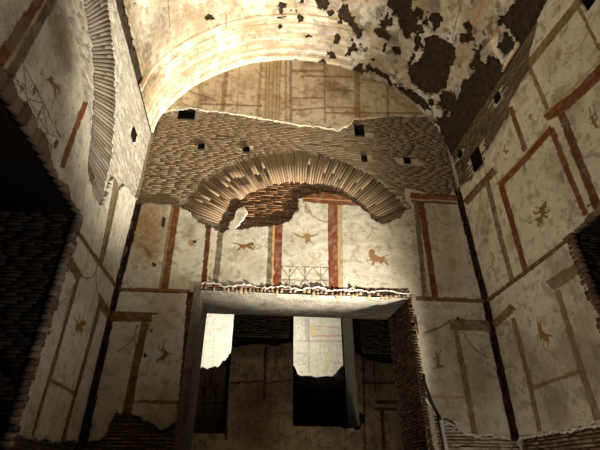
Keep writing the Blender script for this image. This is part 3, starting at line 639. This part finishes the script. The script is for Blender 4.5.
# jambs of the central doorway
JL, JR = plane_side(DOOR[0], 1), plane_side(DOOR[1], -1)
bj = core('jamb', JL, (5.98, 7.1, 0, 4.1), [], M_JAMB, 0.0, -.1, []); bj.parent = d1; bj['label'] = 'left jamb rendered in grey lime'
bx = Boxes(); z = .6
while z < 4.1:
    pr = random.uniform(.0, .035); w = random.uniform(.0, .03)
    bx.box(DOOR[0]-w, DOOR[0]+.012, YB-pr+.01, YB+.08, z, z+.042, vary((.16,.11,.08), .4)); z += .055
bx.build('jamb_brick_edge', M_BRICK, d1)
bj = core('jamb', JR, (6.0, 7.1, 0, 4.1), [], M_MORTAR, -.05, -.12, []); bj.parent = d1; bj['label'] = 'right jamb of bare dark brick'
brickwork('jamb_brickwork', JR, (6.0, 7.1, 1.2, 4.08), [(.10,.062,.04),(.13,.08,.05),(.08,.05,.032)], bj, d0=-.005, dj=.012)
# left opening
def side_opening(name, label, X, sg, O, cols, dep=1.25):
    root = Boxes(); a, b, _, t = O; x1 = X-sg*dep
    xs = (min(X-sg*.04, x1), max(X-sg*.04, x1))
    root.box(*xs, a, b, t, t+.1); r = root.build(name, M_MORTAR)
    r.data.materials.clear(); r.data.materials.append(M_HOLE)
    tag(r, label, 'doorway', kind='structure')
    fj = plane_back(b); 
    f = core('jamb', fj, (*xs, 0, t+.02), [], M_MORTAR, -.05, -.1, []); f.data.materials.clear(); f.data.materials.append(M_HOLE); f.parent = r
    brickwork('jamb_brickwork', fj, (*xs, 1.0, t), cols, f, d0=-.01, dj=.014)
    nj = core('jamb', plane_back(a), (*xs, 0, t+.02), [], M_HOLE, -.0, .1, []); nj.parent = r
    return r
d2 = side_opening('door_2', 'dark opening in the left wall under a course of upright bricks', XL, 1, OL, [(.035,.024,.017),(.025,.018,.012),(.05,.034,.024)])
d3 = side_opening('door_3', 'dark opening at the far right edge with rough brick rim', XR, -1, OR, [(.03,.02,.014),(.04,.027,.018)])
def lintel_course(name, surf, O, z, h, cols, parent, d=-.012):
    bx = Boxes(); y = O[0]-.1
    while y < O[1]+.02:
        w = random.uniform(.10, .17)
        for q0, q1 in ((0, random.uniform(.35, .6)), (.62, 1)):
            uu = np.array([y, y+w-.02, y+w-.02, y]*2); vv = np.array([z+h*q0, z+h*q0, z+h*q1-.01, z+h*q1-.01]*2)
            bx.hexa(surf.pos(uu, vv, np.array([-.08]*4+[d+random.uniform(-.012, .01)]*4)).tolist(), vary(random.choice(cols), .3))
        y += w
    return bx.build(name, M_BRICK, parent)
lintel_course('lintel_brick_course', LEFT, OL, 4.19, .62, [(.17,.115,.075),(.13,.085,.055),(.21,.15,.10)], d2)['label'] = 'row of upright lintel bricks stripped of plaster'
lintel_course('lintel_brick_course', RIGHT, OR, 4.07, .30, [(.14,.10,.07),(.11,.075,.05)], d3)
def rim(name, X, sg, y, z0, z1, cols, parent):
    bx = Boxes(); z = z0
    while z < z1:
        pr = random.uniform(0, .03); w = random.uniform(.05, .11)
        bx.box(min(X-sg*.06, X+sg*pr*.5), max(X-sg*.06, X+sg*pr*.5), y-.02-random.uniform(0, .02), y+w, z, z+.05, vary(random.choice(cols), .35)); z += .062
    return bx.build(name, M_BRICK, parent)
rim('jamb_brick_edge', XL, 1, OL[1], .8, 4.2, [(.22,.18,.14),(.15,.11,.08)], d2)
rim('jamb_brick_edge', XR, -1, OR[1], .8, 4.08, [(.13,.08,.055),(.09,.05,.035)], d3)

# ================================================================== THE ROOMS BEYOND
Y2, Y3 = 9.5, 14.0
B2, B3 = plane_back(Y2), plane_back(Y3)
WC = (on_plane(293.5, 345, 1, Y2)[0], on_plane(354, 345, 1, Y2)[0], 2.58, 6.4)
DEPC = on_plane(343.5, 345, 0, WC[1])[1]-Y2; WL = (-2.6, -.455, 2.44, 6.4)
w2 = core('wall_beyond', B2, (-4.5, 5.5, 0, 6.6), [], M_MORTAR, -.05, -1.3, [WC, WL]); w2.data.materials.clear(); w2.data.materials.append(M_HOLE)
tag(w2, 'dim inner wall seen through the doorway, pierced by two tall gaps', 'wall', kind='structure')
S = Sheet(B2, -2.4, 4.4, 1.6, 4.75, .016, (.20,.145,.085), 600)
S.add([(190,520),(190,350),(236,346),(250,344),(280,345),(290,342),(300,346),(355,350),(362,357),(375,361),(392,364),(430,366),(430,520)])
for h in (WC, WL): S.cut_rect(h)
S.cut([(335,418),(338,424),(345,428),(352,426),(357,430),(362,424),(365,414),(340,412)])
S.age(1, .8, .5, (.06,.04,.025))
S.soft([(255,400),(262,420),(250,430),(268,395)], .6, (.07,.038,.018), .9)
DR = (.05,.014,.009)
for p, w in (([(230,383),(262,381),(268,384)],2.4),([(266,345),(264,400)],3),([(228,345),(226,440)],3),([(268,383),(295,380)],1.6),([(374,341),(375,392)],1.2),([(363,383),(398,383)],2.4),([(375,402),(400,402)],4),([(375,409),(400,409)],3),([(382,410),(384,450)],4),([(363,345),(365,450)],2),([(195,404),(220,404)],1.5)):
    S.line(p, w, DR, .9, .3)
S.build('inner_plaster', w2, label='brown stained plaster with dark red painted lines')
brickwork('brickwork', B2, (-.45, .84, 4.4, 6.2), [(.11,.08,.055),(.14,.10,.07)], w2, sheet_skip(S), d0=-.03, dj=.012)
brickwork('brickwork', B2, (2.5, 4.0, 4.1, 6.2), [(.10,.072,.05),(.12,.088,.06)], w2, sheet_skip(S), d0=-.03, dj=.012)
def gap(name, label, W, dep, mats):
    a, b, c, d = W
    r = link_mesh(name, [(a,Y2,c),(b,Y2,c),(b,Y2+dep,c),(a,Y2+dep,c)], [(0,1,2,3)], M_HOLE); tag(r, label, 'opening', kind='structure')
    for x, m in ((a, mats[0]), (b, mats[1])):
        link_mesh('reveal', [(x,Y2-.0,c),(x,Y2+dep,c),(x,Y2+dep,d),(x,Y2-.0,d)], [(0,1,2,3)], m, r)
    link_mesh('reveal_top', [(a,Y2,d),(b,Y2,d),(b,Y2+dep,d),(a,Y2+dep,d)], [(0,1,2,3)], M_HOLE, r)
    return r
gap('window_1', 'tall gap in the inner wall right of the central pier, bright wall beyond', WC, DEPC, (M_HOLE, M_ROUGH))
gap('window_2', 'tall gap in the inner wall left of the central pier, bright wall beyond', WL, 1.3, (M_JAMB, M_JAMB))
# brightly lit far wall
w3 = core('wall_far', B3, (-6, 8, 0, 9), [], M_MORTAR_PALE, -.05, -.3, []); tag(w3, 'brightly lit far wall with faded yellow and red lines', 'wall', kind='structure')
S = Sheet(B3, -3.5, 5.5, 3.2, 8.2, .022, (.70,.66,.55), 700); S.mask[:] = True
S.age(.45, .7, .2, (.45,.38,.28))
for p, w, c in (([(309,318),(309,372)],1.2,(.35,.25,.15)),([(296,341),(345,341)],2,(.45,.38,.3)),([(311,336),(342,336)],1.4,(.55,.22,.12)),([(316,326),(342,328)],1.2,(.55,.3,.2)),([(306,318),(308,342)],4,(.42,.38,.33)),([(312,326),(315,336)],5,(.7,.5,.15)),([(326,352),(326,373)],3,(.7,.52,.2)),([(333,355),(333,373)],1.5,(.7,.55,.25)),([(297,353),(306,354)],2.5,(.4,.38,.36)),([(297,365),(306,364)],1.2,(.4,.38,.36)),([(345,318),(343,374)],1.2,(.4,.3,.2)),([(217,330),(228,326)],3.5,(.66,.42,.34)),([(214,318),(213,368)],1,(.5,.42,.33)),([(224,336),(229,335)],1.5,(.4,.38,.36)),([(222,316),(223,326)],1.6,(.5,.52,.55))):
    S.line(p, w, c, .7, .4)
S.build('far_plaster', w3, thick=.04)
# added dark bank in front of it, standing in for shade on its lower part
def bank(name, label, x0, x1, y0, y1, top, seed):
    nx, ny = 60, 24; U, V = np.meshgrid(np.linspace(0, 1, nx), np.linspace(0, 1, ny), indexing='ij')
    X = x0+(x1-x0)*U; prof = np.interp(U, *zip(*top)); rise = np.clip(V/.3, 0, 1)**.8
    Z = .02+(prof-.02)*rise + .06*(fbm(X, V*2, 4, 4, seed)-.5)*rise
    Yy = y0+(y1-y0)*V-.12*(fbm(X, Z, 3, 4, seed+3)-.5)
    P = np.stack([X, Yy, Z], -1).reshape(-1, 3); idx = np.arange(U.size).reshape(U.shape)
    F = np.stack([idx[:-1, :-1], idx[1:, :-1], idx[1:, 1:], idx[:-1, 1:]], -1).reshape(-1, 4).tolist()
    n = len(P); Pb = P.copy(); Pb[:, 2] = 0; F += [[q+n for q in f[::-1]] for f in F]
    ring = list(idx[:, 0])+list(idx[-1, 1:])+list(idx[-2::-1, -1])+list(idx[0, -2:0:-1])
    F += [[a, b, b+n, a+n] for a, b in zip(ring, ring[1:]+ring[:1])]
    return tag(link_mesh(name, np.concatenate([P, Pb]), F, M_SHADE), label, 'shade bank')
def crest(pxs, y, x0, x1):
    P = [on_plane(px, py, 1, y) for px, py in pxs]; return [((p[0]-x0)/(x1-x0), p[2]) for p in P]
bank('shade_bank', 'added black bank standing in for shade below the bright wall, right hand gap', .3, 4.6, 11.0, 13.2, crest([(240,352),(288,358),(295.5,364),(299,373.5),(318,375),(338,374.5),(342.5,364),(360,360),(420,352)], 11.45, .3, 4.6), 3)
# added wall in the left gap, coloured dark for the shaded lower far wall
BF = plane_back(10.25)
wf = core('wall_shade_infill', BF, (-3.0, .0, 0, 3.0), [], M_HOLE, -.05, -.4, []); tag(wf, 'low added dark wall standing in for the shaded far wall in the left gap', 'wall', kind='structure')
S = Sheet(BF, -2.6, -.3, 2.0, 4.6, .018, (.16,.11,.065), 800)
S.add([(150,520),(150,368),(205,368),(218,367.5),(222,363),(227,358),(232,352),(236,520)])
S.age(1, .6, .6, (.06,.035,.02))
for p, w in (([(205,372),(203,424)],1.3),([(199,404),(226,403)],1.5),([(216,385),(214,424)],1.2),([(210,380),(214,390),(209,398)],1.2)): S.line(p, w, DR, .9, .2)
S.build('shade_infill_plaster', wf, thick=.3)

# shells that close the space
def slab(name, label, cat, x0, x1, y0, y1, z0, z1, mat):
    b = Boxes(); b.box(x0, x1, y0, y1, z0, z1); return tag(b.build(name, mat), label, cat, kind='structure')
slab('floor', 'bare earth floor below the painted walls', 'floor', -8, 9, -2.8, 14.4, -.12, 0, M_FLOOR)
slab('wall_front', 'plain wall behind the viewer', 'wall', XL-.2, XR+.2, -2.9, -2.6, 0, 9.9, M_ROUGH)
slab('ceiling_corridor', 'dark flat ceiling over the inner passage', 'ceiling', -4.5, 5.5, 7.1, 9.45, 6.6, 6.8, M_HOLE)
slab('wall_corridor_left', 'dark end wall of the inner passage on its left', 'wall', -4.7, -4.5, 7.1, 14, 0, 6.6, M_HOLE)
slab('wall_corridor_right', 'dark end wall of the inner passage on its right', 'wall', 5.5, 5.7, 7.1, 14, 0, 6.6, M_HOLE)
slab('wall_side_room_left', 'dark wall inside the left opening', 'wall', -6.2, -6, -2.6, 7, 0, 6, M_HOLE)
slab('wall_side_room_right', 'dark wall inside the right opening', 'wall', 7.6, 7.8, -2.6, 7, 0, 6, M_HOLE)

# ================================================================== CABLE BY THE DOORWAY
def tube(name, pts, r, mat, parent=None, n=10):
    P = [Vector(p) for p in pts]; Q = []
    for i in range(len(P)-1):
        a, b, c, d = P[max(i-1, 0)], P[i], P[i+1], P[min(i+2, len(P)-1)]
        for k in range(6):
            t = k/6; Q.append(.5*((2*b)+(c-a)*t+(2*a-5*b+4*c-d)*t*t+(3*b-3*c+d-a)*t**3))
    Q.append(P[-1]); V, F = [], []
    for i, p in enumerate(Q):
        t = (Q[min(i+1, len(Q)-1)]-Q[max(i-1, 0)]).normalized(); a = t.cross(Vector((.3, 1, .1))).normalized(); b = a.cross(t)
        for k in range(n):
            w = 2*math.pi*k/n; V.append(tuple(p+(a*math.cos(w)+b*math.sin(w))*r))
        if i: F += [[(i-1)*n+k, (i-1)*n+(k+1) % n, i*n+(k+1) % n, i*n+k] for k in range(n)]
    m = len(V); V += [tuple(Q[0]), tuple(Q[-1])]
    F += [[m, k, (k+1) % n, (k+1) % n] for k in range(0)]
    return link_mesh(name, V, F, mat, parent)
def near(px, py, y=5.94): return tuple(on_plane(px, py, 1, y))
cb = tube('cable', [near(423.5,374), near(424.5,382), near(428,392), near(432,403), near(437,413), near(441,421)], .021, M_CABLE)
tag(cb, 'black cable hanging beside the right jamb into a grey conduit', 'cable')
p0 = near(441,420)
tube('conduit', [p0, near(443,430), near(446,446), (near(446,446)[0]+.02, 5.93, 1.0), (near(446,446)[0]+.02, 5.93, .0)], .026, M_STEEL, cb)['label'] = 'grey metal conduit'
tube('bracket', [near(441,428), near(446,423.5), near(451,424), near(455,427), near(452,431)], .014, M_STEEL, cb)['label'] = 'bent grey bracket'

# ================================================================== LIGHT
def spot(name, loc, aim, power, size, blend, col, rad=.06):
    l = bpy.data.lights.new(name, 'SPOT'); l.energy = power; l.spot_size = math.radians(size); l.spot_blend = blend; l.color = col; l.shadow_soft_size = rad
    o = bpy.data.objects.new(name, l); COL.objects.link(o); o.location = loc
    o.rotation_euler = (Vector(aim)-Vector(loc)).to_track_quat('-Z', 'Y').to_euler(); return o
WARM = (1, .90, .74)
spot('floor_spot_vault', (3.35, 5.0, .3), (-1.1, 4.95, 8.0), 9500, 50, 1, (1, .90, .73))
spot('fill_vault_right', (-.6, 1.2, .3), (2.2, 4.4, 9.2), 620, 48, .9, (1, .92, .78))  # added fill to lift the right side of the vault
spot('fill_behind', (1.2, -2.3, 4.3), (-.2, 6, 6.2), 560, 44, .9, WARM, .1)  # unseen frontal fill, added to brighten the end wall
spot('floor_spot_right', (-1.5, .6, .3), (3.6, 3.4, 6.2), 560, 60, .8, WARM)
spot('floor_spot_left', (3.2, .3, .3), (-2, 4.0, 5.6), 430, 60, .9, (1, .94, .84))
spot('fill_passage', (1.3, 7.6, .3), (1.0, 9.5, 4.6), 120, 130, .9, WARM)  # added fill so the pier and inner wall are not black
spot('fill_corner', (2.4, 3.9, .3), (3.4, 6, 2.8), 95, 110, 1, WARM)  # added low fill for the walls at the lower right corner
spot('far_room_spot', (-.2, 11.3, 5.6), (.9, 14, 5.9), 640, 150, .5, (1, .95, .82), .15)
w = bpy.data.worlds.new('dark'); scene.world = w; w.use_nodes = True
w.node_tree.nodes['Background'].inputs['Color'].default_value = (1, .85, .65, 1); w.node_tree.nodes['Background'].inputs['Strength'].default_value = .004

# ================================================================== CAMERA
cd = bpy.data.cameras.new('camera'); cam = bpy.data.objects.new('camera', cd); COL.objects.link(cam)
cd.sensor_fit = 'HORIZONTAL'; cd.sensor_width = 36; cd.lens = FOC/600*36; cd.clip_start = .02; cd.clip_end = 100
cam.matrix_world = Matrix(((RX[0], UY[0], -FZ[0], EYE[0]), (RX[1], UY[1], -FZ[1], EYE[1]), (RX[2], UY[2], -FZ[2], EYE[2]), (0, 0, 0, 1)))
scene.camera = cam
vs = scene.view_settings; vs.view_transform = 'Standard'; vs.look = 'None'; vs.gamma = 1; vs.exposure = 0.0; vs.use_curve_mapping = False
